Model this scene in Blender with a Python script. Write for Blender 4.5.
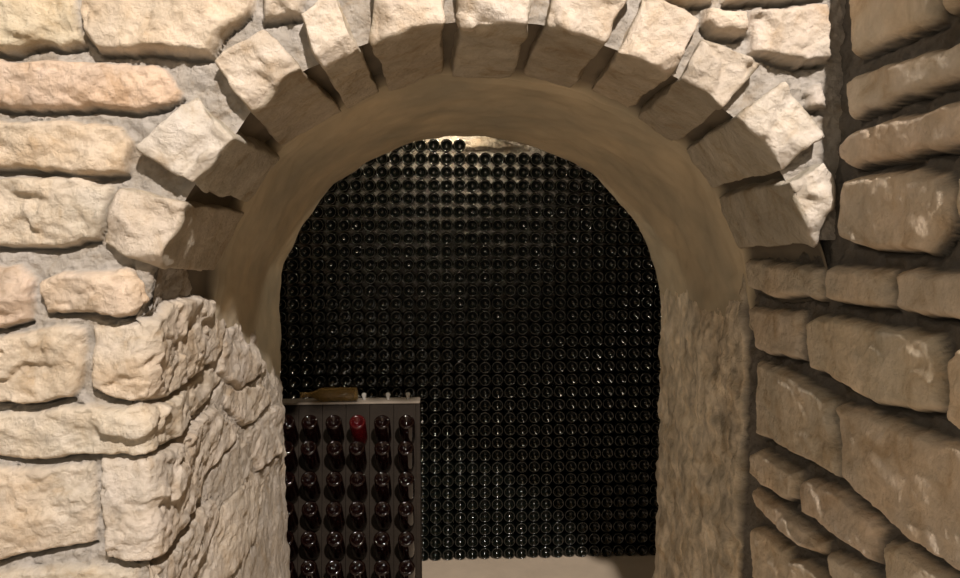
import bpy, bmesh, math
import numpy as np
from mathutils import Vector, Matrix

for o in list(bpy.data.objects):
    bpy.data.objects.remove(o)
SC = bpy.context.scene
COL = SC.collection
R = math.radians

# ------------------------------------------------------------------ camera
FPX = 747.0
PHI = math.atan(67.0 / FPX)
THE = math.atan(40.0 / FPX * math.cos(PHI))
CR = np.array([math.cos(THE), -math.sin(THE), 0.0])
CF = np.array([math.sin(THE) * math.cos(PHI), math.cos(THE) * math.cos(PHI), -math.sin(PHI)])
CU = np.cross(CR, CF)
D1, DS, D2, DB = 2.0, 2.56, 3.62, 4.5      # wall face, end of voussoirs, end of vault, bottle bases
XR = 1.057                                  # right hand wall
XL = -0.78                                  # left jamb


def ray(px, py):
    return CF + CR * ((px - 480.0) / FPX) + CU * ((289.0 - py) / FPX)


def on_y(px, py, d):                        # measured point on the plane y = d (height above eye)
    r = ray(px, py); r = r * (d / r[1]); return r


def on_x(px, py, x):
    r = ray(px, py); r = r * (x / r[0]); return r


H = -on_y(540, 558.5, DB)[2]                # eye height above the cellar floor
cam = bpy.data.cameras.new('camera')
cam.sensor_width = 36.0
cam.lens = FPX * 36.0 / 960.0
cam.clip_start = 0.02
camo = bpy.data.objects.new('camera', cam)
COL.objects.link(camo)
camo.matrix_world = Matrix(((CR[0], CU[0], -CF[0], 0), (CR[1], CU[1], -CF[1], 0),
                            (CR[2], CU[2], -CF[2], H), (0, 0, 0, 1)))
SC.camera = camo

# ------------------------------------------------------------------ world, lights, exposure
SC.view_settings.view_transform = 'Standard'
SC.view_settings.look = 'None'
SC.view_settings.exposure = 0.0
SC.view_settings.gamma = 1.0
SC.view_settings.use_curve_mapping = False
W = bpy.data.worlds.new('cellar'); SC.world = W; W.use_nodes = True
W.node_tree.nodes['Background'].inputs[0].default_value = (1.0, 0.90, 0.74, 1)
W.node_tree.nodes['Background'].inputs[1].default_value = 0.15


def lamp(name, kind, loc, energy, color, size=0.05, target=None):
    l = bpy.data.lights.new(name, kind); l.energy = energy; l.color = color
    if kind == 'AREA':
        l.size = size
    else:
        l.shadow_soft_size = size
    o = bpy.data.objects.new(name, l); o.location = loc; COL.objects.link(o)
    if target:
        o.rotation_euler = (Vector(target) - Vector(loc)).to_track_quat('-Z', 'Y').to_euler()
    return o


lamp('ceiling_lamp_light', 'POINT', (1.045, -2.5, H + 3.8), 2500, (1.0, 0.905, 0.83), 0.08)
lamp('fill_light', 'POINT', (-0.75, -0.7, H + 0.35), 30, (1.0, 0.86, 0.68), 0.10)  # added fill for glints and shaded faces, not a lamp of the cellar
lamp('niche_lamp_light', 'POINT', (0.10, 5.04, H + 0.64), 7, (1.0, 0.86, 0.66), 0.04)
lamp('passage_lamp_light', 'POINT', (0.05, 3.86, H + 0.72), 15, (1.0, 0.86, 0.66), 0.04)


# ------------------------------------------------------------------ noise
def hsh(i, j, k, s):
    n = (i * 374761393 + j * 668265263 + k * 2147483647 + s * 1274126177) & 0xffffffff
    n = ((n ^ (n >> 13)) * 1103515245) & 0xffffffff
    n = ((n ^ (n >> 16)) * 668265263) & 0xffffffff
    n = n ^ (n >> 15)
    return (n & 0xffffff) / float(0xffffff)


def vnoise(P, s=0):
    F = np.floor(P); f = P - F; f = f * f * (3 - 2 * f); I = F.astype(np.int64)
    out = 0
    for a in (0, 1):
        wa = f[..., 0] if a else 1 - f[..., 0]
        for b in (0, 1):
            wb = f[..., 1] if b else 1 - f[..., 1]
            for c in (0, 1):
                wc = f[..., 2] if c else 1 - f[..., 2]
                out = out + wa * wb * wc * hsh(I[..., 0] + a, I[..., 1] + b, I[..., 2] + c, s)
    return out * 2 - 1


def fbm(P, octv=4, s=0, gain=0.5):
    t = 0; a = 1.0
    for i in range(octv):
        t = t + a * vnoise(P * (2.03 ** i) + 17.3 * i, s + i); a *= gain
    return t


def ridged(P, octv=3, s=0):
    t = 0; a = 1.0
    for i in range(octv):
        t = t + a * (1 - np.abs(vnoise(P * (2.1 ** i) + 9.1 * i, s + 31 * i))); a *= 0.5
    return t


def chips(P, s=0, sharp=16.0):
    """split-stone facets: each cell is a randomly tilted little plane"""
    I = np.floor(P).astype(np.int64)
    wsum = np.full(P.shape[:-1], 1e-9); val = np.zeros(P.shape[:-1])
    for a in (-1, 0, 1):
        for b in (-1, 0, 1):
            for c in (-1, 0, 1):
                i, j, k = I[..., 0] + a, I[..., 1] + b, I[..., 2] + c
                q = np.stack([i + hsh(i, j, k, s), j + hsh(i, j, k, s + 1), k + hsh(i, j, k, s + 2)], -1)
                d = P - q
                dd = (d ** 2).sum(-1)
                v = d[..., 0] * (hsh(i, j, k, s + 3) * 2 - 1) + d[..., 1] * (hsh(i, j, k, s + 4) * 2 - 1) \
                    + d[..., 2] * (hsh(i, j, k, s + 5) * 2 - 1) + 0.5 * (hsh(i, j, k, s + 6) - 0.5)
                w = np.exp(-sharp * dd)
                wsum += w; val += w * v
    return val / wsum


def sstep(x, a, b):
    t = np.clip((x - a) / (b - a), 0, 1); return t * t * (3 - 2 * t)


def sdist(U, V, poly):
    """signed distance, positive inside"""
    d = np.full(U.shape, 9e9); ins = np.zeros(U.shape, bool); n = len(poly)
    for i in range(n):
        x0, y0 = poly[i]; x1, y1 = poly[(i + 1) % n]
        ex, ey = x1 - x0, y1 - y0
        t = np.clip(((U - x0) * ex + (V - y0) * ey) / (ex * ex + ey * ey + 1e-12), 0, 1)
        d = np.minimum(d, np.hypot(U - x0 - t * ex, V - y0 - t * ey))
        if y0 != y1:
            c = ((y0 > V) != (y1 > V)) & (U < (x1 - x0) * (V - y0) / (y1 - y0) + x0)
            ins ^= c
    return np.where(ins, d, -d)


# ------------------------------------------------------------------ materials
def rock_detail(m, strength=0.9):
    """chisel marks and grain: ridged mid-scale noise plus fine grain, and tan / pale mineral patches"""
    nt = m.node_tree; n = nt.nodes; L = nt.links; b = n['Principled BSDF']
    g = n.new('ShaderNodeNewGeometry')
    wn = n.new('ShaderNodeTexNoise'); wn.inputs['Scale'].default_value = 18; wn.inputs['Detail'].default_value = 4
    L.new(g.outputs['Position'], wn.inputs['Vector'])
    wm = n.new('ShaderNodeVectorMath'); wm.operation = 'SCALE'; wm.inputs['Scale'].default_value = 0.09
    L.new(wn.outputs['Color'], wm.inputs[0])
    ad = n.new('ShaderNodeVectorMath'); ad.operation = 'ADD'
    L.new(g.outputs['Position'], ad.inputs[0]); L.new(wm.outputs[0], ad.inputs[1])
    v = n.new('ShaderNodeTexVoronoi'); v.feature = 'F1'; v.inputs['Scale'].default_value = 34
    L.new(ad.outputs[0], v.inputs['Vector'])
    f1 = n.new('ShaderNodeTexNoise'); f1.inputs['Scale'].default_value = 55; f1.inputs['Detail'].default_value = 8
    f1.inputs['Roughness'].default_value = 0.72
    L.new(g.outputs['Position'], f1.inputs['Vector'])
    f2 = n.new('ShaderNodeTexNoise'); f2.noise_type = 'RIDGED_MULTIFRACTAL'; f2.inputs['Scale'].default_value = 13
    f2.inputs['Detail'].default_value = 6; f2.inputs['Roughness'].default_value = 0.6
    L.new(ad.outputs[0], f2.inputs['Vector'])
    m1 = n.new('ShaderNodeMath'); m1.operation = 'MULTIPLY_ADD'; m1.inputs[1].default_value = 0.35
    L.new(v.outputs['Distance'], m1.inputs[0]); L.new(f1.outputs['Fac'], m1.inputs[2])
    m2 = n.new('ShaderNodeMath'); m2.operation = 'MULTIPLY_ADD'; m2.inputs[1].default_value = 0.22
    L.new(f2.outputs['Fac'], m2.inputs[0]); L.new(m1.outputs[0], m2.inputs[2])
    bp = n.new('ShaderNodeBump'); bp.inputs['Strength'].default_value = strength; bp.inputs['Distance'].default_value = 0.013
    L.new(m2.outputs[0], bp.inputs['Height']); L.new(bp.outputs[0], b.inputs['Normal'])
    src = b.inputs['Base Color'].links[0].from_socket
    pn = n.new('ShaderNodeTexNoise'); pn.inputs['Scale'].default_value = 9; pn.inputs['Detail'].default_value = 7
    pn.inputs['Roughness'].default_value = 0.66; pn.inputs['Distortion'].default_value = 0.6
    L.new(g.outputs['Position'], pn.inputs['Vector'])
    cr = n.new('ShaderNodeValToRGB'); e = cr.color_ramp.elements
    e[0].position = 0.34; e[0].color = (0.80, 0.72, 0.62, 1)
    e[1].position = 0.62; e[1].color = (1.08, 1.08, 1.10, 1)
    e.new(0.47).color = (0.98, 0.96, 0.93, 1)
    L.new(pn.outputs['Fac'], cr.inputs[0])
    mx = n.new('ShaderNodeVectorMath'); mx.operation = 'MULTIPLY'
    L.new(src, mx.inputs[0]); L.new(cr.outputs[0], mx.inputs[1]); L.new(mx.outputs[0], b.inputs['Base Color'])


def mat(name, base=(0.5, 0.5, 0.5), rough=0.8, attr=False, bump=0.0, bscale=60, var=0.0, vscale=6, spec=0.3,
        metal=0.0, trans=0.0, ior=1.5, coat=0.0):
    m = bpy.data.materials.new(name); m.use_nodes = True
    nt = m.node_tree; n = nt.nodes; L = nt.links
    b = n['Principled BSDF']
    b.inputs['Base Color'].default_value = (*base, 1)
    b.inputs['Roughness'].default_value = rough
    b.inputs['Specular IOR Level'].default_value = spec
    b.inputs['Metallic'].default_value = metal
    b.inputs['Transmission Weight'].default_value = trans
    b.inputs['IOR'].default_value = ior
    b.inputs['Coat Weight'].default_value = coat
    tc = n.new('ShaderNodeNewGeometry')
    src = None
    if attr:
        a = n.new('ShaderNodeAttribute'); a.attribute_name = 'tint'; src = a.outputs['Color']
    if var > 0:
        nz = n.new('ShaderNodeTexNoise'); nz.inputs['Scale'].default_value = vscale
        nz.inputs['Detail'].default_value = 8; nz.inputs['Roughness'].default_value = 0.62
        L.new(tc.outputs['Position'], nz.inputs['Vector'])
        mr = n.new('ShaderNodeMapRange'); mr.inputs[1].default_value = 0.3; mr.inputs[2].default_value = 0.7
        mr.inputs[3].default_value = 1 - var; mr.inputs[4].default_value = 1 + var
        L.new(nz.outputs['Fac'], mr.inputs[0])
        mx = n.new('ShaderNodeVectorMath'); mx.operation = 'SCALE'
        if src is not None:
            L.new(src, mx.inputs[0])
        else:
            mx.inputs[0].default_value = base
        L.new(mr.outputs[0], mx.inputs['Scale'])
        src = mx.outputs[0]
    if src is not None:
        L.new(src, b.inputs['Base Color'])
    if bump > 0:
        nz = n.new('ShaderNodeTexNoise'); nz.inputs['Scale'].default_value = bscale
        nz.inputs['Detail'].default_value = 6; nz.inputs['Roughness'].default_value = 0.65
        L.new(tc.outputs['Position'], nz.inputs['Vector'])
        bp = n.new('ShaderNodeBump'); bp.inputs['Strength'].default_value = bump
        bp.inputs['Distance'].default_value = 0.01
        L.new(nz.outputs['Fac'], bp.inputs['Height']); L.new(bp.outputs[0], b.inputs['Normal'])
    return m


M_STONE = mat('limestone_masonry', attr=True, rough=0.82, bump=0.45, bscale=70, var=0.10, vscale=14)
rock_detail(M_STONE)
M_PLASTER = mat('vault_plaster', attr=True, rough=0.9, bump=0.15, bscale=25, var=0.10, vscale=5)
M_FLOOR = mat('cellar_floor', (0.50, 0.41, 0.31), 0.75, bump=0.15, bscale=30, var=0.08, vscale=5)
M_BOTTLE = mat('dark_bottle_glass', (0.003, 0.004, 0.003), 0.12, spec=0.8)
M_RACKB = mat('brown_bottle_glass', (0.005, 0.0014, 0.0012), 0.10, spec=0.55)
M_RACKR = mat('red_bottle_glass', (0.045, 0.002, 0.003), 0.15, spec=0.55)
M_BOARD = mat('rack_board', (0.024, 0.018, 0.013), 0.6, spec=0.12, bump=0.2, bscale=40, var=0.15, vscale=12)
M_RAIL = mat('rack_top_rail', (0.27, 0.23, 0.185), 0.6, bump=0.1, var=0.1, vscale=20)
M_AMBER = mat('amber_glass', (0.42, 0.28, 0.10), 0.07, spec=0.6, trans=0.7, ior=1.45)
M_CLEAR = mat('clear_glass', (0.85, 0.83, 0.78), 0.08, spec=0.5, trans=0.6, ior=1.45)


# ------------------------------------------------------------------ mesh helpers
def link(name, me, m, parent=None, smooth=True):
    o = bpy.data.objects.new(name, me); COL.objects.link(o)
    if m: me.materials.append(m)
    if smooth:
        me.polygons.foreach_set('use_smooth', np.ones(len(me.polygons), bool))
    if parent: o.parent = parent
    return o


def grid_mesh(name, P, keep, m, tint=None, flip=False):
    """P (nu,nv,3) points, keep (nu-1,nv-1) faces kept"""
    nu, nv = P.shape[:2]
    idx = np.arange(nu * nv).reshape(nu, nv)
    q = np.stack([idx[:-1, :-1], idx[1:, :-1], idx[1:, 1:], idx[:-1, 1:]], -1)[keep]
    if flip: q = q[:, ::-1]
    used = np.unique(q); remap = np.full(nu * nv, -1); remap[used] = np.arange(len(used))
    q = remap[q]; V = P.reshape(-1, 3)[used]
    me = bpy.data.meshes.new(name)
    me.vertices.add(len(V)); me.vertices.foreach_set('co', V.astype(np.float32).ravel())
    me.loops.add(q.size); me.loops.foreach_set('vertex_index', q.astype(np.int32).ravel())
    me.polygons.add(len(q)); me.polygons.foreach_set('loop_start', np.arange(0, q.size, 4, dtype=np.int32))
    me.update(calc_edges=True); me.validate()
    if tint is not None:
        a = me.color_attributes.new('tint', 'FLOAT_COLOR', 'POINT')
        t = np.concatenate([tint.reshape(-1, 3)[used], np.ones((len(used), 1))], 1)
        a.data.foreach_set('color', t.astype(np.float32).ravel())
    return link(name, me, m)


def struct(o, label=None):
    o['kind'] = 'structure'
    if label: o['label'] = label
    return o


def axis(*segs):
    """piecewise coordinate array: (start, end, step)..."""
    out = []
    for a, b, s in segs:
        n = max(1, int(round((b - a) / s)))
        out.append(np.linspace(a, b, n, endpoint=False))
    out.append(np.array([segs[-1][1]]))
    return np.concatenate(out)


C_STONE = np.array([0.63, 0.55, 0.455])
C_MORTAR = np.array([0.41, 0.375, 0.33])


def relief(U, V, P3, stones, seed, mortar_h=0.0, stone_h=0.045, chip=1.0, edge=0.014, warp=0.007, tilt=0.45, mort=1.0):
    """height above the mortar bed and tint for a rubble wall. stones: list of (poly, tint, lift)"""
    wu = U + warp * fbm(P3 * 14, 3, seed) + 0.3 * warp * fbm(P3 * 60, 2, seed + 3)
    wv = V + warp * fbm(P3 * 14, 3, seed + 7) + 0.3 * warp * fbm(P3 * 60, 2, seed + 5)
    h = mortar_h + 0.007 * fbm(P3 * 30, 4, seed + 11) + 0.0035 * fbm(P3 * 130, 2, seed + 12)
    tint = np.ones(U.shape + (3,)) * C_MORTAR * mort * (1 + 0.10 * fbm(P3 * 40, 3, seed + 13))[..., None]
    big = chips(P3 * np.array([8, 8, 12]) + 0.35 * fbm(P3 * 12, 3, seed + 40)[..., None], seed + 20)
    sml = chips(P3 * np.array([22, 22, 30]) + 0.4 * fbm(P3 * 30, 3, seed + 41)[..., None], seed + 30, 40.0)
    rdg = ridged(P3 * 22, 3, seed + 50) - 1.1
    fine = fbm(P3 * 75, 3, seed + 60)
    face = chip * (0.019 * big + 0.0065 * sml + 0.0030 * rdg + 0.0016 * fine)
    cn = fbm(P3 * 7, 4, seed + 70); cn2 = fbm(P3 * 28, 3, seed + 71)
    rng = np.random.RandomState(seed)
    for poly, tn, lift in stones:
        poly = np.asarray(poly, float)
        lo = poly.min(0) - 0.04; hi = poly.max(0) + 0.04
        m = (U > lo[0]) & (U < hi[0]) & (V > lo[1]) & (V < hi[1])
        planes = [(rng.uniform(0.75, 1.15), rng.uniform(-0.22, 0.22), rng.uniform(-0.3, 0.3)) for _ in range(5)]
        if not m.any(): continue
        u, v = wu[m], wv[m]
        d = sdist(u, v, poly) + 0.004
        db = sdist(u, v + 0.015, poly)
        c = poly.mean(0)
        top = np.full(u.shape, 9.0)
        for k, (hh, au, av) in enumerate(planes):
            top = np.minimum(top, stone_h * (hh + 0.1) + (au * (u - c[0]) + av * (v - c[1])) * tilt)
        prof = sstep(d, -0.002, edge) ** 0.6
        hs = (top + lift + face[m]) * prof + (-0.012) * (1 - prof)
        hs = np.minimum(hs, 0.004 + 3.5 * np.maximum(d, 0))
        ins = d > -0.001
        hm = h[m]; crack = (~ins) & (db > -0.002); hm[crack] = np.minimum(hm[crack], 0) - 0.04 * sstep(db[crack], -0.002, 0.006); hm[ins] = np.maximum(hs[ins], hm[ins] - 0.02); h[m] = hm
        tm = tint[m]
        w = sstep(d, 0.000, 0.008)[:, None]
        col = C_STONE * np.array(tn) * (1 + 0.07 * cn[m] + 0.05 * cn2[m])[:, None]
        col = col * (1 + np.array([0.03, -0.01, -0.05]) * cn[m][:, None])
        tm = tm * (1 - w) + col * w; tint[m] = tm
    return h, tint


def courses(u0, u1, v0, v1, seed, hmin=0.10, hmax=0.17, lmin=0.18, lmax=0.45, gap=0.022):
    rng = np.random.RandomState(seed); out = []; v = v0
    while v < v1 - 0.05:
        hh = min(rng.uniform(hmin, hmax), v1 - v); u = u0
        while u < u1 - 0.05:
            ll = min(rng.uniform(lmin, lmax), u1 - u); g = gap / 2; j = lambda: rng.uniform(-0.008, 0.008)
            out.append(([(u + g + j(), v + g + j()), (u + ll - g + j(), v + g + j()),
                         (u + ll - g + j(), v + hh - g + j()), (u + g + j(), v + hh - g + j())],
                        tnt(rng), 0.0))
            u += ll
        v += hh
    return out


def tnt(rng):
    b = rng.uniform(0.92, 1.07); w = rng.uniform(-0.03, 0.03)
    return (b * (1 + w), b, b * (1 - w))


# ------------------------------------------------------------------ profiles of the opening (x, height above eye)
def prof(pts, d):
    a = np.array([on_y(x, y, d)[[0, 2]] for x, y in pts])
    a = np.concatenate([[[a[0, 0], -H - 0.02]], a, [[a[-1, 0], -H - 0.02]]])
    return a


P_FRONT = prof([(150, 420), (150, 330), (156, 290), (163, 262), (186, 203), (198, 186), (240, 136), (253, 111), (304, 73), (322, 68), (360, 49), (441, 27), (463, 25), (528, 27),
                (545, 27), (600, 48), (620, 54), (668, 77), (681, 82), (721, 112), (736, 120), (781, 172), (786, 186), (822, 246), (834, 300), (834, 420)], D1)
P_MID = prof([(212, 450), (212, 330), (222, 262), (247, 206), (276, 155), (310, 130), (345, 108), (385, 90), (448, 76), (515, 80),
              (575, 92), (632, 118), (672, 143), (697, 165), (715, 195), (738, 248), (748, 300), (748, 450)], DS)
P_REAR = prof([(284, 480), (281, 400), (280, 300), (283, 263), (300, 233), (318, 204), (335, 184), (352, 173), (375, 159),
               (397, 149), (430, 140), (480, 135), (520, 141), (560, 154), (592, 174), (617, 200), (637, 222), (651, 250),
               (660, 285), (665, 330), (666, 400), (665, 480)], D2)


def resample(a, n):
    # equal arclength; sides and the arch are matched by splitting at a fixed height
    zc = -0.55
    out = []
    li = np.where(a[:, 1] > zc)[0]
    i0, i1 = li[0], li[-1]

    def cut(p, q):
        t = (zc - p[1]) / (q[1] - p[1]); return p + (q - p) * t
    cl, cr = cut(a[i0 - 1], a[i0]), cut(a[i1 + 1], a[i1])
    segs = [(np.vstack([a[:i0], cl]), n // 5), (np.vstack([cl, a[i0:i1 + 1], cr]), n), (np.vstack([cr, a[i1 + 1:]]), n // 5)]
    for k, (s, m) in enumerate(segs):
        L = np.concatenate([[0], np.cumsum(np.hypot(*np.diff(s, axis=0).T))])
        t = np.linspace(0, L[-1], m + 1)
        q = np.stack([np.interp(t, L, s[:, 0]), np.interp(t, L, s[:, 1])], -1)
        out.append(q if k == 2 else q[:-1])
    r = np.vstack(out)
    for _ in range(3):
        r[1:-1] = (r[:-2] + 2 * r[1:-1] + r[2:]) / 4
    return r


NP = 260
pf, pm, pr = (resample(a, NP) for a in (P_FRONT, P_MID, P_REAR))


def outward(p, d):
    t = np.gradient(p, axis=0); t /= np.linalg.norm(t, axis=1)[:, None] + 1e-9
    n = np.stack([-t[:, 1], t[:, 0]], -1)
    return p + n * d


CXY = np.array([0.14, -0.3])


# vault: recessed bed behind the voussoirs, then smooth plaster to the back of the tunnel
def smoothp(p, k=14):
    q = p.copy()
    for _ in range(k):
        q[1:-1] = (q[:-2] + 2 * q[1:-1] + q[2:]) / 4
    return q


secs = []
pmS, prS, pfS = smoothp(pm), smoothp(pr, 3), smoothp(pf)
side = lambda p: sstep(p[:, 1], -0.42, -0.15)[:, None]


def lowback(y, p):
    """below the plaster the liner steps back behind the rubble of the jambs"""
    zl = np.interp(y, [2.0, 2.3, 2.55, 2.9, 3.3, 3.62], [-0.10, -0.17, -0.27, -0.38, -0.56, -0.74]) - 0.12
    zr_ = -0.36
    return np.where(p[:, 0] < 0.1, 0.06 * sstep(zl - p[:, 1], 0, 0.06), 0.06 * sstep(zr_ - p[:, 1], 0, 0.06))[:, None]
for t in np.linspace(0, 1, 26):                      # bed
    y = D1 + 0.033 + t * (DS - 0.015 - D1 - 0.033)
    base = pfS * (1 - t) + pmS * t
    off = outward(base, 0.018 + 0.030 * float(sstep(np.array(t), 0.0, 0.15)))
    secs.append((y, outward(base * (1 - side(base)) + off * side(base), lowback(y, base)), 0))
for t in np.linspace(0, 1, 70):
    y = DS - 0.008 + t * (D2 - DS + 0.008)
    base = pmS * (1 - t) + prS * t
    if t < 0.03: base = outward(base, 0.008 * side(base))
    secs.append((y, outward(base, lowback(y, base)), 1))
for k in (0.06, 0.5, 2.0):
    secs.append((D2 + 0.004, CXY + (prS - CXY) * (1 + k), 2))
secs.append((D2 + 0.004, CXY + (prS - CXY) * 3.4, 2))
PV = np.zeros((len(secs), len(pf), 3)); kind = np.zeros(PV.shape[:2])
for i, (y, p, k) in enumerate(secs):
    PV[i, :, 0] = p[:, 0]; PV[i, :, 1] = y; PV[i, :, 2] = p[:, 1]; kind[i] = k
PV[..., 2] = np.maximum(PV[..., 2], -H - 0.02)
nrm = PV[..., [0, 2]] - CXY; nrm /= np.linalg.norm(nrm, axis=-1)[..., None]
dn = 0.010 * fbm(PV * 5, 3, 5) + 0.0035 * fbm(PV * 18, 3, 6) + 0.0015 * ridged(PV * 40, 2, 8)
dn = dn * (kind < 2)
dn *= np.clip(np.arange(len(secs)) / 4.0, 0, 1)[:, None]
PV[..., 0] -= nrm[..., 0] * dn; PV[..., 2] -= nrm[..., 1] * dn
PV[..., 2] += H
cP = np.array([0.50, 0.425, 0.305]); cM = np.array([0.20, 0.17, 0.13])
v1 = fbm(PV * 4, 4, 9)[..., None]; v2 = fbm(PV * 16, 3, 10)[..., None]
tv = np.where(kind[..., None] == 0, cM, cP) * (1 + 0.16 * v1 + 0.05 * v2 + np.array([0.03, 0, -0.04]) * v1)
keep = np.ones((PV.shape[0] - 1, PV.shape[1] - 1), bool)
struct(grid_mesh('ceiling', PV, keep, M_PLASTER, tv, flip=True), 'smooth brown plastered barrel vault behind the ring of arch stones')

# ------------------------------------------------------------------ front wall (plane y = D1) with its left jamb
rs = np.random.RandomState(4)


def F(pts): return [tuple(on_y(x, y, D1)[[0, 2]]) for x, y in pts]


def Q(pts):
    """quoin: points right of px 149 lie on the left jamb; u runs on round the corner"""
    out = []
    for x, y in pts:
        if x > 149:
            p = on_x(x, y, XL); out.append((XL + p[1] - D1, p[2]))
        else:
            out.append(tuple(on_y(x, y, D1)[[0, 2]]))
    return out


pink = (1.04, 0.93, 0.86); cool = (0.95, 0.97, 1.02); warm = (1.03, 0.99, 0.92); yel = (0.96, 0.95, 0.84)
SF = [
    (F([(-62, -40), (72, -40), (75, 15), (82, 40), (60, 46), (35, 42), (0, 50), (-62, 52)]), yel, 0.0),
    (F([(84, -40), (252, -40), (249, 8), (236, 22), (217, 38), (208, 54), (150, 50), (95, 48), (84, 30), (79, 5)]), warm, 0.006),
    (F([(259, -30), (305, -30), (300, 12), (262, 18)]), (1, 1, 1), 0),
    (F([(-62, 57), (0, 59), (90, 60), (162, 66), (172, 80), (179, 92), (165, 107), (135, 112), (100, 108), (0, 105), (-62, 104)]), pink, 0.004),
    (F([(-62, 122), (0, 120), (60, 118), (118, 127), (128, 140), (126, 173), (80, 175), (30, 169), (-62, 168)]), warm, 0.006),
    (F([(-62, 182), (0, 178), (80, 178), (111, 186), (108, 205), (96, 240), (60, 250), (20, 249), (-62, 246)]), (1, 1, .97), 0.004),
    (F([(-62, 268), (18, 267), (32, 280), (28, 318), (0, 328), (-62, 326)]), pink, 0),
    (F([(38, 283), (60, 273), (128, 268), (148, 280), (155, 305), (130, 317), (80, 314), (42, 313)]), (1.03, .97, .91), 0.004),
    (F([(-62, 340), (0, 336), (60, 325), (80, 330), (82, 370), (72, 400), (20, 403), (-62, 404)]), warm, 0),
    (Q([(88, 329), (143, 324), (165, 303), (205, 292), (228, 325), (213, 362), (165, 397), (143, 403), (120, 401), (90, 391)]), (1.0, .98, .94), 0.004),
    (Q([(-62, 418), (0, 415), (100, 407), (143, 407), (170, 398), (212, 367), (222, 378), (210, 402), (172, 440), (143, 455), (100, 456), (40, 460), (-62, 458)]), (1, 1, .96), 0.004),
    (F([(-62, 472), (90, 466), (96, 480), (92, 545), (50, 552), (0, 562), (-62, 565)]), (1.0, .985, .95), 0),
    (Q([(98, 460), (143, 459), (178, 440), (215, 408), (238, 430), (206, 480), (195, 510), (165, 552), (143, 563), (105, 560), (100, 510)]), (1, 1, 1), 0.006),
    (F([(-62, 578), (0, 572), (60, 566), (135, 572), (147, 640), (-62, 640)]), (1, 1, .96), 0),
    (Q([(152, 572), (172, 556), (205, 505), (215, 500), (222, 520), (190, 590), (155, 640)]), (.97, .97, .97), -0.006),
    (Q([(222, 505), (250, 470), (262, 480), (250, 540), (215, 600), (200, 590)]), (1, 1, .98), -0.008),
    (Q([(220, 330), (240, 322), (262, 345), (258, 372), (235, 390), (218, 372)]), cool, -0.002),
    (Q([(226, 390), (258, 385), (268, 400), (250, 420), (240, 425), (222, 405)]), (1, .98, .94), -0.008),
    (Q([(243, 435), (270, 405), (277, 410), (277, 450), (255, 470)]), cool, -0.004),
    (F([(706, 8), (748, 10), (749, 31), (715, 34), (705, 23)]), (1.04, 1, .95), 0.004),
    (F([(752, 11), (829, 3), (830, 60), (800, 64), (780, 59), (752, 53)]), (1.02, .99, .97), 0.012),
    (F([(805, 92), (824, 82), (829, 108), (812, 106)]), cool, -0.012),
    (F([(650, -40), (720, -40), (715, 0), (690, 3), (665, -6)]), (1, 1, 1), 0.01),
    (F([(725, -40), (828, -40), (828, -6), (760, 0), (728, -1)]), (1, 1, 1), 0.01),
    (F([(318, -60), (380, -60), (372, -22), (330, -14)]), (1, 1, 1), 0),
]
xa = -2.05; xo = F([(-64, 300)])[0][0]; zt = 0.78
ztop = F([(0, -46)])[0][1]; zlow = F([(0, 642)])[0][1]
SF += courses(xa, xo - 0.01, zlow, ztop, 11)
SF += courses(xa, XR - 0.02, ztop + 0.01, 1.25, 12)
SF += courses(xa, XL - 0.02, -H, zlow - 0.01, 13)
ZJ = -0.05                                      # jamb mesh stops here, the arch stones carry on
RC = 0.035
ua = axis((xa, -1.36, 0.02), (-1.36, XL - 0.06, 0.0058), (XL - 0.06, XL, 0.005))
ub = axis((XL, XL + 0.06, 0.005), (XL + 0.06, XR + 0.045, 0.0062))
uj = axis((XL, XL + 0.06, 0.005), (XL + 0.06, XL + D2 - D1, 0.0085))
va = axis((-H - 0.01, -1.2, 0.025), (-1.2, ZJ, 0.0058), (ZJ, 0.72, 0.006), (0.72, 1.25, 0.03))


def bend(U):
    """path round the corner: returns x, y (bed), normal"""
    s = U - XL
    x = np.where(s < 0, U, XL); y = np.where(s < 0, D1, D1 + s)
    a = sstep(s, -RC, RC) * math.pi / 2
    # round off the arris
    cut = np.clip(1 - np.abs(s) / RC, 0, 1) ** 2 * 0.012
    nx, ny = np.sin(a), -np.cos(a)
    return x - nx * cut, y - ny * cut, nx, ny


def edge_soft(U):
    return 1.0


BED = 0.03                                      # mortar bed lies this far behind the face plane
# front part
uu = np.concatenate([ua[:-1], ub])
U, V = np.meshgrid(uu, va, indexing='ij')
x0 = U; P3 = np.stack([U, np.full(U.shape, D1), V], -1)
P3[..., 1] = D1
h, tint = relief(U, V, np.stack([U, U * 0 + 0.37, V], -1), SF, 100)
low = (V <= ZJ + 1e-6) & (U <= XL + 1e-6)
bx, by, nx, ny = bend(U)
X = np.where(low, bx + nx * (h - 0.0), U); Y = np.where(low, by + BED + ny * h, D1 + BED - h)
X = np.where(low & (U >= XL - RC), bx + nx * (h - BED), X)
Y = np.where(low & (U >= XL - RC), by + BED * (-ny) + ny * h, Y)
Pf = np.stack([X, Y, V + H], -1)
Uc = (uu[:-1] + uu[1:]) / 2; Vc = (va[:-1] + va[1:]) / 2
UC, VC = np.meshgrid(Uc, Vc, indexing='ij')
front_edge = outward(pfS, 0.018)
open_d = sdist(UC, VC, front_edge) - 0.003
vd = sdist(U, V, front_edge)
gx_, gz_ = np.gradient(vd, uu, va)
snap = (vd > 0) & (vd < 0.013) & (V > ZJ) 
Pf[..., 0] -= np.where(snap, vd * gx_, 0); Pf[..., 2] -= np.where(snap, vd * gz_, 0)
Pf[..., 1] = np.where(np.abs(vd) < 0.013, np.where(V > ZJ, D1 + 0.033, Pf[..., 1]), Pf[..., 1])
keep = np.where(VC < ZJ, UC < XL, open_d < 0)
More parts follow.
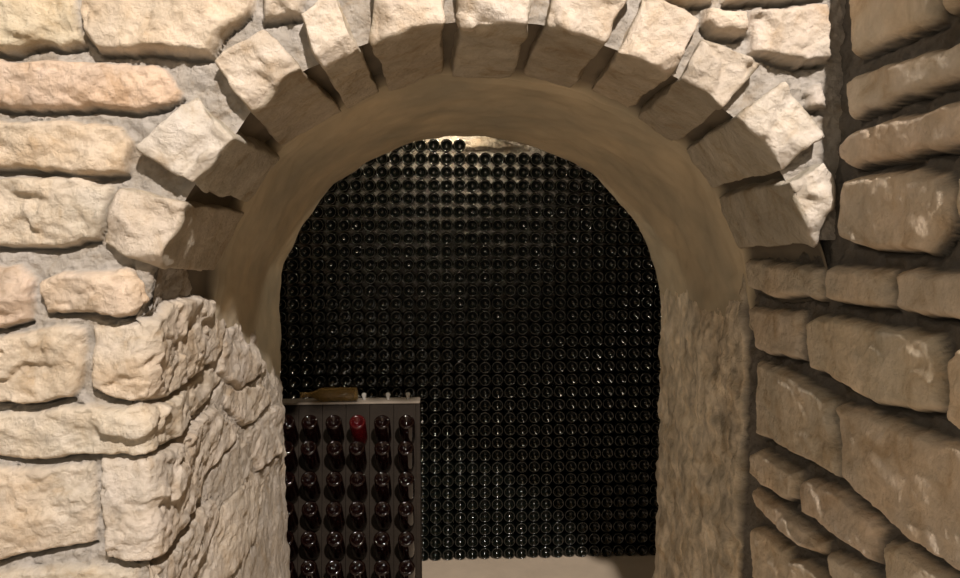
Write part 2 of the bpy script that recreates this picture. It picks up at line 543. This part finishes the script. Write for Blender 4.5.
struct(grid_mesh('wall_front', Pf, keep, M_STONE, tint, flip=False), 'rough cream limestone wall with an arched opening')
# jamb part
U, V = np.meshgrid(uj, va[va <= ZJ + 1e-6], indexing='ij')
h, tint = relief(U, V, np.stack([U, U * 0 + 0.37, V], -1), SF, 100)
s = U - XL
ydep = D1 + s
Pj = np.stack([np.full(U.shape, XL), ydep, V], -1)
lump = 0.014 * fbm(Pj * np.array([7, 7, 7]), 3, 201) + 0.012 * chips(Pj * np.array([12, 7, 10]), 210) + 0.003 * ridged(Pj * 22, 2, 215)
inner = sstep(s, 0.40, 0.80)
h = h * (1 - 0.55 * inner) + inner * (0.018 + 0.8 * lump)
wash = sstep(s, 0.10, 0.5)[..., None]
tint = tint * (1 - wash * 0.55) + wash * 0.55 * np.array([0.60, 0.53, 0.44])
# the plaster of the vault laps over the rubble along a ragged line
zb = np.interp(ydep, [2.0, 2.3, 2.55, 2.9, 3.3, 3.62], [-0.01, -0.12, -0.27, -0.38, -0.56, -0.74])
rag = zb - V + 0.07 * fbm(Pj * 9, 3, 220) + 0.008 * fbm(Pj * 40, 2, 221)
fade = sstep(rag, -0.02, 0.04)
h = h * (1 - inner * (1 - sstep(rag, -0.02, 0.12)))
h = h * fade - 0.035 * (1 - fade) * sstep(s, 0.03, 0.2)
tint = tint * fade[..., None] + (1 - fade[..., None]) * cP
bx, by, nx, ny = bend(U)
xl = np.full(U.shape, XL)
for i_ in range(U.shape[0]):
    y_ = D1 + s[i_, 0]
    t1 = min(max((y_ - D1) / (DS - D1), 0), 1); t2 = min(max((y_ - DS) / (D2 - DS), 0), 1)
    b_ = pfS * (1 - t1) + pmS * t1 if y_ < DS else pmS * (1 - t2) + prS * t2
    k_ = (b_[:, 0] < -0.3) & (b_[:, 1] < 0.1)
    zz, xx = b_[k_, 1], b_[k_, 0]; o_ = np.argsort(zz)
    xl[i_] = np.interp(V[i_], zz[o_], xx[o_])
bx = bx + (np.maximum(xl, XL) - XL) * sstep(s, 0.0, 0.05)
X = bx + nx * (h - BED + 0.022 * inner); Y = by - ny * BED + ny * h
Pj = np.stack([X, Y, V + H], -1)
struct(grid_mesh('wall_left', Pj, np.ones((len(uj) - 1, Pj.shape[1] - 1), bool), M_STONE, tint, flip=False),
       'rough whitewashed left side of the passage, lit by the lamp')


# ------------------------------------------------------------------ right wall (plane x = XR), u = y
def G(pts): return [tuple(on_x(x, y, XR)[[1, 2]]) for x, y in pts]


SR = [
    (G([(845, -60), (932, -75), (932, 20), (875, 46), (848, 59)]), (.98, .96, .9), 0.0),
    (G([(939, -70), (1010, -90), (1010, -10), (939, 12)]), (1, 1, .95), 0.0),
    (G([(843, 82), (880, 66), (930, 50), (975, 34), (1015, 22), (1015, 56), (955, 79), (905, 96), (870, 108), (845, 119)]), (1, .97, .92), 0.01),
    (G([(839, 142), (850, 131), (900, 116), (960, 99), (1000, 88), (1000, 130), (960, 143), (900, 157), (850, 167), (839, 160)]), (1.02, .96, .9), 0.01),
    (G([(846, 178), (890, 171), (937, 172), (947, 190), (946, 220), (925, 253), (870, 251), (839, 238), (840, 195)]), (1, .97, .92), 0.01),
    (G([(959, 172), (1020, 165), (1020, 252), (964, 255), (957, 215)]), (1, 1, .95), 0),
    (G([(743, 259), (815, 267), (817, 299), (770, 297), (747, 290)]), (.93, .92, .88), 0),
    (G([(823, 268), (886, 270), (888, 306), (824, 302)]), (.97, .95, .9), 0),
    (G([(895, 271), (990, 272), (1010, 330), (940, 320), (898, 313)]), (1, .96, .9), 0),
    (G([(744, 307), (796, 313), (797, 360), (752, 351)]), (.92, .9, .86), -0.004),
    (G([(803, 322), (815, 315), (870, 325), (929, 336), (937, 373), (939, 410), (915, 413), (860, 399), (806, 367)]), (1, .98, .9), 0.008),
    (G([(944, 358), (956, 343), (1010, 350), (1010, 452), (958, 433), (946, 420), (949, 385)]), (1, .97, .9), 0.004),
    (G([(753, 361), (790, 374), (829, 399), (834, 478), (785, 450), (753, 434)]), (.94, .94, .9), 0.002),
    (G([(836, 402), (870, 412), (910, 430), (960, 443), (1020, 460), (1020, 625), (958, 573), (943, 561), (895, 531), (870, 511), (839, 480)]), (1, .96, .9), 0.004),
    (G([(749, 451), (757, 449), (795, 473), (791, 499), (780, 502), (749, 475)]), (.97, .95, .9), 0.002),
    (G([(799, 482), (808, 479), (838, 492), (877, 527), (869, 563), (799, 512)]), (1.02, .97, .92), 0.008),
    (G([(751, 487), (775, 504), (819, 541), (819, 552), (800, 550), (752, 504)]), (1, .97, .92), 0.004),
    (G([(749, 528), (757, 526), (785, 548), (786, 585), (780, 600), (751, 580)]), (1, .98, .92), 0.008),
    (G([(789, 561), (803, 562), (822, 578), (870, 625), (840, 640), (790, 605)]), (1, .98, .92), 0.004),
    (G([(826, 553), (833, 553), (860, 568), (886, 594), (885, 620), (850, 605), (827, 578)]), (1, .98, .92), 0.004),
    (G([(881, 540), (896, 543), (944, 575), (1000, 620), (980, 660), (884, 580)]), (1, .98, .92), 0.006),
]
ymin = G([(1012, 300)])[0][0]
SR += courses(-1.6, ymin, -H, 1.25, 21, gap=0.03)
zr = G([(845, -62)])[0][1]
SR += courses(ymin, D1 - 0.03, zr + 0.02, 1.25, 22, gap=0.03)
SR += courses(ymin, DS, -H, G([(752, 600)])[0][1] - 0.01, 23, gap=0.03)
ur = axis((-1.6, 1.0, 0.03), (1.0, 1.35, 0.008), (1.35, DS, 0.0058), (DS, D2, 0.0085))
vr = axis((-H - 0.01, -1.35, 0.02), (-1.35, 0.66, 0.0058), (0.66, 1.25, 0.03))
U, V = np.meshgrid(ur, vr, indexing='ij')
PR = np.stack([U * 0 + 3.37, U, V], -1)
SR = [(p_, tuple(1.16 * q_ for q_ in t_), min(l_, 0.003)) for p_, t_, l_ in SR]
h, tint = relief(U, V, PR, SR, 300, chip=0.32, stone_h=0.036, edge=0.02, warp=0.007, mortar_h=-0.012, tilt=0.15, mort=0.42)
lump = 0.010 * fbm(PR * np.array([9, 7, 9]), 4, 401) + 0.006 * chips(PR * np.array([22, 16, 16]), 410) + 0.007 * ridged(PR * np.array([20, 26, 12]), 3, 415)
inn = sstep(U, DS + 0.004, DS + 0.012)
h = h * (1 - inn) + inn * (0.006 + 1.5 * lump - 0.020 * sstep(U, DS, D2))
tint = tint * (1 - inn[..., None]) + inn[..., None] * np.array([0.66, 0.58, 0.46]) * (1 + 0.26 * fbm(PR * np.array([11, 14, 9]), 3, 420) + 0.30 * fbm(PR * np.array([30, 40, 22]), 3, 421))[..., None]
zb = np.interp(U, [2.0, 2.56, 2.58, 3.0, 3.62], [0.5, 0.5, -0.20, -0.20, -0.24])
rag = zb - V + 0.06 * fbm(PR * 6, 3, 430)
fade = np.where(U > DS, sstep(rag, -0.05, 0.05), 1)
h = np.where(U > DS + 0.02, h * sstep(rag, -0.02, 0.30), h)
h = h * fade - 0.03 * (1 - fade)
tint = tint * fade[..., None] + (1 - fade[..., None]) * cP
# mortar in the shaded corner
h = np.where((V > -0.07) & (U > D1 + 0.02), np.minimum(h, 0.005), h)
Pr = np.stack([XR + 0.03 - h, U, V + H], -1)
UC, VC = np.meshgrid((ur[:-1] + ur[1:]) / 2, (vr[:-1] + vr[1:]) / 2, indexing='ij')
keep = (UC < D1 + 0.06) | (VC < 0.02)
struct(grid_mesh('wall_right', Pr, keep, M_STONE, tint, flip=True), 'shaded limestone side wall running towards the viewer')

# ------------------------------------------------------------------ arch stones
ring = bpy.data.objects.new('trim_1', None); COL.objects.link(ring); ring['kind'] = 'structure'
ring['label'] = 'ring of rough cut arch stones round the opening'
# front: outer-left, outer-right, inner-right, inner-left ; back inner-left, inner-right
VS = [
    ([(104, 240), (118, 187), (186, 203), (161, 266)], (216, 272), (246, 212), 0.00),
    ([(140, 149), (196, 96), (238, 140), (195, 187)], (248, 203), (279, 158), 0.01),
    ([(219, 63), (263, 28), (303, 72), (250, 111)], (282, 146), (344, 112), 0.01),
    ([(299, 12), (337, -6), (358, 49), (322, 67)], (348, 110), (380, 92), 0.01),
    ([(372, -26), (446, -36), (441, 25), (373, 43)], (389, 92), (444, 75), 0.01),
    ([(456, -38), (533, -36), (528, 26), (463, 24)], (452, 78), (512, 80), 0.0),
    ([(553, -34), (634, -12), (601, 47), (544, 24)], (522, 76), (570, 88), 0.012),
    ([(643, -6), (697, 18), (669, 75), (619, 52)], (590, 92), (628, 110), 0.004),
    ([(700, 38), (757, 64), (721, 111), (679, 79)], (636, 120), (672, 143), 0.016),
    ([(776, 82), (822, 131), (781, 171), (734, 116)], (686, 150), (711, 188), 0.016),
    ([(820, 160), (829, 172), (820, 246), (784, 183)], (716, 197), (738, 249), 0.010),
]
NA, NR, ND = 24, 24, 38


def block(front, bl, br, lift, seed):
    yf = D1 - 0.022 - lift
    f = [on_y(x, y, D1) for x, y in front]
    f = [np.array([p[0], yf, p[2]]) for p in f]
    il, ir = on_y(*bl, DS), on_y(*br, DS)
    il[1] = ir[1] = DS
    ol = il + (f[0] - f[3]) * np.array([1, 0, 1]); orr = ir + (f[1] - f[2]) * np.array([1, 0, 1])
    b = [ol, orr, ir, il]
    vid = {}; vs = []; fs = []; edge = []

    def vert(i, j, k):
        key = (i, j, k)
        if key not in vid:
            a, r, d = i / NA, j / NR, k / ND
            top = lambda q: q[0] * (1 - a) + q[1] * a
            bot = lambda q: q[3] * (1 - a) + q[2] * a
            P = (top(f) * (1 - r) + bot(f) * r) * (1 - d) + (top(b) * (1 - r) + bot(b) * r) * d
            vid[key] = len(vs); vs.append(P)
        return vid[key]
    for i in range(NA):
        for j in range(NR):
            fs.append([vert(i, j, 0), vert(i, j + 1, 0), vert(i + 1, j + 1, 0), vert(i + 1, j, 0)])
            fs.append([vert(i, j, ND), vert(i + 1, j, ND), vert(i + 1, j + 1, ND), vert(i, j + 1, ND)])
    for i in range(NA):
        for k in range(ND):
            fs.append([vert(i, 0, k), vert(i + 1, 0, k), vert(i + 1, 0, k + 1), vert(i, 0, k + 1)])
            fs.append([vert(i, NR, k), vert(i, NR, k + 1), vert(i + 1, NR, k + 1), vert(i + 1, NR, k)])
    for j in range(NR):
        for k in range(ND):
            fs.append([vert(0, j, k), vert(0, j, k + 1), vert(0, j + 1, k + 1), vert(0, j + 1, k)])
            fs.append([vert(NA, j, k), vert(NA, j + 1, k), vert(NA, j + 1, k + 1), vert(NA, j, k + 1)])
    me = bpy.data.meshes.new('voussoir'); me.from_pydata([tuple(v) for v in vs], [], fs)
    bm = bmesh.new(); bm.from_mesh(me)
    for _ in range(3):
        bmesh.ops.smooth_vert(bm, verts=bm.verts, factor=0.5, use_axis_x=True, use_axis_y=True, use_axis_z=True)
    bm.normal_update(); bmesh.ops.recalc_face_normals(bm, faces=bm.faces); bm.normal_update()
    P = np.array([v.co for v in bm.verts]); N = np.array([v.normal for v in bm.verts])
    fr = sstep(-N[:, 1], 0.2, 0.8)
    # irregular split block: wander the outline and knock the arrises off the face
    rng = np.random.RandomState(seed * 7 + 1)
    nearf = 1 - sstep(P[:, 1], yf + 0.02, yf + 0.30)
    P = P + 0.011 * np.stack([fbm(P * 11, 2, seed * 13), fbm(P * 11, 2, seed * 13 + 1) * 0.3, fbm(P * 11, 2, seed * 13 + 2)], -1) * (0.35 + 0.65 * nearf)[:, None]
    cen = np.mean(f, 0); siz = np.max(np.ptp(np.array(f), axis=0))
    for _ in range(7):
        an = rng.uniform(0, 2 * math.pi); sl = rng.uniform(0.25, 1.3); rad = siz * rng.uniform(0.22, 0.46)
        pl = yf + sl * ((P[:, 0] - cen[0]) * math.cos(an) + (P[:, 2] - cen[2]) * math.sin(an) - rad)
        pl = np.minimum(pl, yf + 0.045)
        P[:, 1] = np.where(P[:, 1] < yf + 0.10, np.maximum(P[:, 1], pl * (1 - 0) + 0.35 * np.maximum(P[:, 1] - yf, 0)), P[:, 1])
    sd = 500 + seed * 17
    q = P + 0.02 * np.stack([fbm(P * 14, 3, sd), fbm(P * 14, 3, sd + 1), fbm(P * 14, 3, sd + 2)], -1)
    rough = 0.022 * chips(q * 9, sd + 3) + 0.007 * chips(q * 22, sd + 9, 40.0) + 0.003 * (ridged(P * 22, 3, sd + 14) - 1)
    soft = 0.005 * fbm(P * 9, 3, sd + 20) + 0.0012 * fbm(P * 50, 3, sd + 21) + 0.004 * chips(q * 9, sd + 22)
    dd = rough * fr + soft * (1 - fr)
    # pillow the front so its arrises fall away
    P = P + N * dd[:, None]
    rng = np.random.RandomState(seed)
    tn = np.array(tnt(rng)) * (1.02 if seed > 3 else 1.0)
    col = C_STONE * tn * (1 + 0.09 * fbm(P * 8, 4, sd + 30) + 0.05 * fbm(P * 30, 3, sd + 31))[:, None]
    col = col * (1 - (1 - fr)[:, None] * np.array([0.24, 0.235, 0.27]))          # shade of soffit and sides painted into the stone colour
    for v, c in zip(bm.verts, P): v.co = c
    for v in bm.verts: v.co.z += H
    bm.to_mesh(me); bm.free()
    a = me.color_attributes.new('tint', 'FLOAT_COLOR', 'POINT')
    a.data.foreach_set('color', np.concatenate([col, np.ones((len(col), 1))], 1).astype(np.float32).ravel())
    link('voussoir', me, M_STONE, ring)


for i, (fq, bl, br, lf) in enumerate(VS):
    block(fq, bl, br, lf, i + 1)


# ------------------------------------------------------------------ floor and the back room
def box_mesh(name, x0, x1, y0, y1, z0, z1, m, parent=None, bev=0.0, loc=(0, 0, 0)):
    bm = bmesh.new(); bmesh.ops.create_cube(bm, size=1.0)
    for v in bm.verts:
        v.co = Vector(((x0 + x1) / 2 + v.co.x * (x1 - x0), (y0 + y1) / 2 + v.co.y * (y1 - y0), (z0 + z1) / 2 + v.co.z * (z1 - z0)))
    if bev: bmesh.ops.bevel(bm, geom=bm.edges[:], offset=bev, segments=2, affect='EDGES')
    me = bpy.data.meshes.new(name); bm.to_mesh(me); bm.free()
    o = link(name, me, m, parent, smooth=False); o.location = loc
    return o


struct(box_mesh('floor', -2.4, 3.0, -1.6, 5.6, -0.1, 0.0, M_FLOOR), 'pale cellar floor')
YB = 5.25
ux = axis((-2.2, -0.6, 0.03), (-0.6, 0.9, 0.01), (0.9, 2.6, 0.03)); vz = axis((-H, -0.2, 0.03), (-0.2, 0.9, 0.01))
U, V = np.meshgrid(ux, vz, indexing='ij')


def B(pts): return [tuple(on_y(x, y, YB - 0.04)[[0, 2]]) for x, y in pts]


SB = [(B([(400, 148), (425, 139), (470, 139), (490, 136), (505, 141), (522, 147), (500, 149), (440, 149)]), (0.6, 0.58, 0.54), 0.02),
      (B([(395, 120), (600, 120), (600, 134), (395, 134)]), (.6, .58, .54), 0)]
h, tint = relief(U, V, np.stack([U, U * 0 + 7.1, V], -1), SB, 600)
struct(grid_mesh('wall_back', np.stack([U, YB - h, V + H], -1), np.ones((len(ux) - 1, len(vz) - 1), bool), M_STONE, tint),
       'lit cream stone wall behind the bottle stack')
struct(box_mesh('trim_2', -2.2, 2.6, D2 + 0.01, YB + 0.1, H + 0.88, H + 0.98, M_PLASTER), 'ceiling of the bottle room')
struct(box_mesh('trim_3', -2.3, -2.2, D2 + 0.01, YB + 0.1, 0, H + 0.98, M_FLOOR))
struct(box_mesh('trim_4', 2.6, 2.7, D2 + 0.01, YB + 0.1, 0, H + 0.98, M_FLOOR))


# ------------------------------------------------------------------ bottles
def lathe(bm, prof_, n, M=None):
    """profile (r, t) along +Z; M maps into place"""
    rings = []
    for r, t in prof_:
        if r < 1e-5:
            rings.append([bm.verts.new((0, 0, t))])
        else:
            rings.append([bm.verts.new((r * math.cos(2 * math.pi * i / n), r * math.sin(2 * math.pi * i / n), t)) for i in range(n)])
    for a, b in zip(rings[:-1], rings[1:]):
        for i in range(n):
            j = (i + 1) % n
            if len(a) == 1 and len(b) > 1: bm.faces.new((a[0], b[j], b[i]))
            elif len(b) == 1 and len(a) > 1: bm.faces.new((a[i], a[j], b[0]))
            elif len(a) > 1: bm.faces.new((a[i], a[j], b[j], b[i]))
    if M is not None:
        for r in rings:
            for v in r: v.co = M @ v.co


def bottle_prof(R0, L=0.30, detail=True):
    p = [(0, 0.026), (R0 * 0.16, 0.0245), (R0 * 0.38, 0.017), (R0 * 0.62, 0.0085), (R0 * 0.76, 0.0022), (R0 * 0.84, 0.0), (R0 * 0.91, 0.0008), (R0 * 0.975, 0.004),
         (R0, 0.009), (R0, L * 0.60), (R0 * 0.93, L * 0.655), (R0 * 0.70, L * 0.72), (R0 * 0.46, L * 0.78), (R0 * 0.38, L * 0.84),
         (R0 * 0.36, L * 0.945), (R0 * 0.42, L * 0.95), (R0 * 0.42, L * 0.985), (R0 * 0.36, L), (0, L)]
    return p


NTOP_Z = on_y(459.5, 158.7, DB)[2] + H
pz = (NTOP_Z - 0.038) / 31.0
print('H', H, 'pitch z', pz, 'top', NTOP_Z)
pxx = 0.0768
RB = min(pz, pxx) / 2 - 0.0002
# base looks along -Y, neck away from the viewer; origin at lowest point of the side
bm = bmesh.new()
lathe(bm, bottle_prof(RB, 0.30), 20, Matrix.Rotation(R(-90), 4, 'X'))
for v in bm.verts: v.co.z += RB
bmesh.ops.recalc_face_normals(bm, faces=bm.faces)
wine_me = bpy.data.meshes.new('wine_bottle'); bm.to_mesh(wine_me); bm.free()
wine_me.materials.append(M_BOTTLE); wine_me.polygons.foreach_set('use_smooth', np.ones(len(wine_me.polygons), bool))

xc0 = on_y(459.5, 158.7, DB)[0]
rear_poly = outward(P_REAR, 0.0)


def visible(x, z):
    """does the bottle base show through the back end of the tunnel?"""
    t = D2 / DB; X = x * t; Z = (z - H) * t
    d = sdist(np.array([X]), np.array([Z]), rear_poly)[0]
    return d


spots = []
rng = np.random.RandomState(8)
for row in range(33):
    for c in range(-16, 17):
        x = xc0 + c * pxx; z = 0.038 + row * pz
        if row == 32 and c > 0: continue
        d = visible(x, z)
        if d < -0.075: continue
        spots.append((row, c, x, z, d > -0.026))
# visible top rows become single bottles
order = sorted([s for s in spots if s[4]], key=lambda s: (-s[0], abs(s[1])))
indiv = order[:300]
lowest = min(s[0] for s in indiv)
names = {(s[0], s[1]) for s in indiv}
proto = None


def wine_spot(s):
    r = np.random.RandomState(s[0] * 100 + s[1] + 50)
    return (s[2], DB + r.uniform(-0.004, 0.006), s[3] - RB, r.uniform(0, 6.28))


for s in indiv:
    x, y, z, a = wine_spot(s)
    o = bpy.data.objects.new('wine_bottle', wine_me) if proto is None else proto.copy()
    if proto is None: proto = o
    COL.objects.link(o); o.location = (x, y, z)
    o['category'] = 'bottle'
    if s[0] == 32:
        o['label'] = 'dark wine bottle in the short extra row on top of the bottle wall'
        o['group'] = 'bottles of the short topmost row'
    else:
        o['label'] = 'dark wine bottle lying base outward in the upper rows of the bottle wall'
        o['group'] = 'wine bottles in the upper rows of the bottle wall'
base_v = np.array([v.co for v in wine_me.vertices]); base_f = [tuple(p.vertices) for p in wine_me.polygons]
VV = []; FF = []
for s in spots:
    if (s[0], s[1]) in names: continue
    x, y, z, a = wine_spot(s)
    k = len(VV) * len(base_v)
    VV.append(base_v + np.array([x, y, z])); FF += [tuple(i + k for i in f) for f in base_f]
me = bpy.data.meshes.new('stacked_wine_bottles'); me.from_pydata(np.concatenate(VV).tolist(), [], FF)
o = link('stacked_wine_bottles', me, M_BOTTLE)
o['kind'] = 'stuff'; o['category'] = 'bottles'
o['label'] = 'dark wine bottles stacked base outward in the lower rows down to the floor'

# ------------------------------------------------------------------ riddling rack
PT = on_y(420, 400, 4.0)
ZT = PT[2] + H; XRK = PT[0]
cols = [286, 309, 334, 357, 382, 406]
rowy = [421, 447, 478, 508, 538, 567, 598, 627]
TILT = R(48)
SL = 0.16                                        # lean of the panel, dy per dz
XLK = on_y(286, 450, 3.8)[0] - 0.07
rack = bpy.data.objects.new('bottle_rack', None); COL.objects.link(rack)
rack['label'] = 'dark A-frame rack with pale top edge holding rows of bottles neck down'
rack['category'] = 'rack'
cxr = (XLK + XRK) / 2
rack.location = (cxr, 4.02, 0)
YP = lambda z: 3.985 - (ZT - z) * SL              # face of the front panel


def slab(name, x0, x1, front, m, grooves=None, parent=rack):
    """leaning board; front True leans to the viewer"""
    bm = bmesh.new(); th = 0.022
    xs = [x0] + (grooves or []) + [x1]
    for a, b in zip(xs[:-1], xs[1:]):
        g = 0.0012
        r = []
        for (z, yy) in ((0.0, None), (ZT - 0.012, None)):
            y = YP(z) if front else 2 * 4.02 - YP(z)
            for x in (a + g, b - g):
                r.append((x, y, z)); r.append((x, y + (th if front else -th), z))
        vs = [bm.verts.new((p[0] - cxr, p[1] - 4.02, p[2])) for p in r]
        for f in ((0, 2, 6, 4), (1, 5, 7, 3), (0, 1, 3, 2), (4, 6, 7, 5), (0, 4, 5, 1), (2, 3, 7, 6)):
            bm.faces.new([vs[i] for i in f])
    bmesh.ops.recalc_face_normals(bm, faces=bm.faces)
    me = bpy.data.meshes.new(name); bm.to_mesh(me); bm.free()
    return link(name, me, m, parent, smooth=False)


gx = [(on_y((cols[i] + cols[i + 1]) / 2 - 1, 430, 3.9)[0]) for i in range(5)]
slab('front_panel', XLK + 0.02, XRK - 0.022, True, M_BOARD, gx)
slab('rear_panel', XLK + 0.02, XRK - 0.022, False, M_BOARD, gx)
for sx in (XLK, XRK - 0.022):
    slab('side_rail', sx, sx + 0.022, True, M_BOARD)
    slab('side_rail', sx, sx + 0.022, False, M_BOARD)
box_mesh('top_rail', XLK - cxr, XRK - cxr, -0.05, 0.05, ZT - 0.012, ZT, M_RAIL, rack, bev=0.003)['label'] = 'pale top board'

# champagne bottle, base up and outward: local +Z from base to neck
RR = 0.0425


def rack_bottle_mesh(m):
    bm = bmesh.new()
    lathe(bm, [(0, 0.030), (RR * .16, .028), (RR * .38, .020), (RR * .58, .007), (RR * .70, .0012), (RR * .80, 0), (RR * .9, .0015), (RR * .97, .006), (RR, .013),
               (RR, .150), (RR * .95, .172), (RR * .80, .200), (RR * .55, .232), (RR * .40, .255), (RR * .345, .285), (RR * .38, .287), (RR * .38, .297), (0, .298)], 24)
    bmesh.ops.recalc_face_normals(bm, faces=bm.faces)
    me = bpy.data.meshes.new('rack_bottle'); bm.to_mesh(me); bm.free(); me.materials.append(m)
    me.polygons.foreach_set('use_smooth', np.ones(len(me.polygons), bool)); return me


mb, mrd = rack_bottle_mesh(M_RACKB), rack_bottle_mesh(M_RACKR)
ordn = ['top', 'second', 'third', 'fourth', 'fifth', 'sixth', 'seventh', 'eighth']
coln = ['leftmost column, half hidden by the stone jamb', 'second column from the left', 'third column from the left',
        'fourth column from the left', 'second column from the right', 'rightmost column']
protoR = None
for r_, py in enumerate(rowy[:7]):
    for c_, px in enumerate(cols):
        yb = 3.80
        for _ in range(6):
            p = on_y(px, py, yb); zb_ = p[2] + H
            yb = YP(zb_ - 0.205 * math.sin(TILT)) - 0.205 * math.cos(TILT)
        if protoR is None:
            o = bpy.data.objects.new('rack_bottle', mb); protoR = o
        else:
            o = protoR.copy()
        if (r_, c_) == (0, 3): o.data = mrd
        else: o.data = mb
        COL.objects.link(o)
        rr = np.random.RandomState(r_ * 10 + c_)
        tl = TILT + rr.uniform(-0.05, 0.05)
        o.location = (p[0] + rr.uniform(-.003, .003), yb, zb_)
        o.rotation_euler = (-(math.pi / 2 + tl), 0, 0)
        o['category'] = 'bottle'
        o['group'] = 'bottles in the rack'
        w = 'bottle showing red wine' if (r_, c_) == (0, 3) else 'dark bottle'
        o['label'] = '%s in the rack, %s row, %s' % (w, ordn[r_], coln[c_])

# amber bottle lying on the top board, neck to the left
bm = bmesh.new()
RA = 0.0375
lathe(bm, bottle_prof(RA, 0.305), 28)
bmesh.ops.recalc_face_normals(bm, faces=bm.faces)
me = bpy.data.meshes.new('lying_bottle'); bm.to_mesh(me); bm.free()
o = link('lying_bottle', me, M_AMBER)
pb = on_y(357.5, 398, 3.99)
o.location = (pb[0], 3.99, ZT + RA + 0.001); o.rotation_euler = (0, R(-90), 0)
o['label'] = 'empty amber bottle lying on its side along the rack top'; o['category'] = 'bottle'

bm = bmesh.new()
lathe(bm, [(0, 0), (.008, 0), (.009, .003), (.0085, .012), (.011, .018), (.013, .026), (.011, .034), (.005, .038), (0, .0385)], 20)
bmesh.ops.recalc_face_normals(bm, faces=bm.faces)
stm = bpy.data.meshes.new('glass_stopper'); bm.to_mesh(stm); bm.free(); stm.materials.append(M_CLEAR)
stm.polygons.foreach_set('use_smooth', np.ones(len(stm.polygons), bool))
for k, (px, lb) in enumerate([(364, 'small glass stopper on the rack top right beside the lying bottle'),
                              (388, 'small glass stopper in the middle of the three on the rack top'),
                              (408, 'small glass stopper at the right end of the rack top')]):
    o = bpy.data.objects.new('glass_stopper', stm); COL.objects.link(o)
    o.location = (on_y(px, 398, 4.02)[0], 4.025, ZT); o['label'] = lb; o['category'] = 'stopper'
    o['group'] = 'stoppers on the rack top'
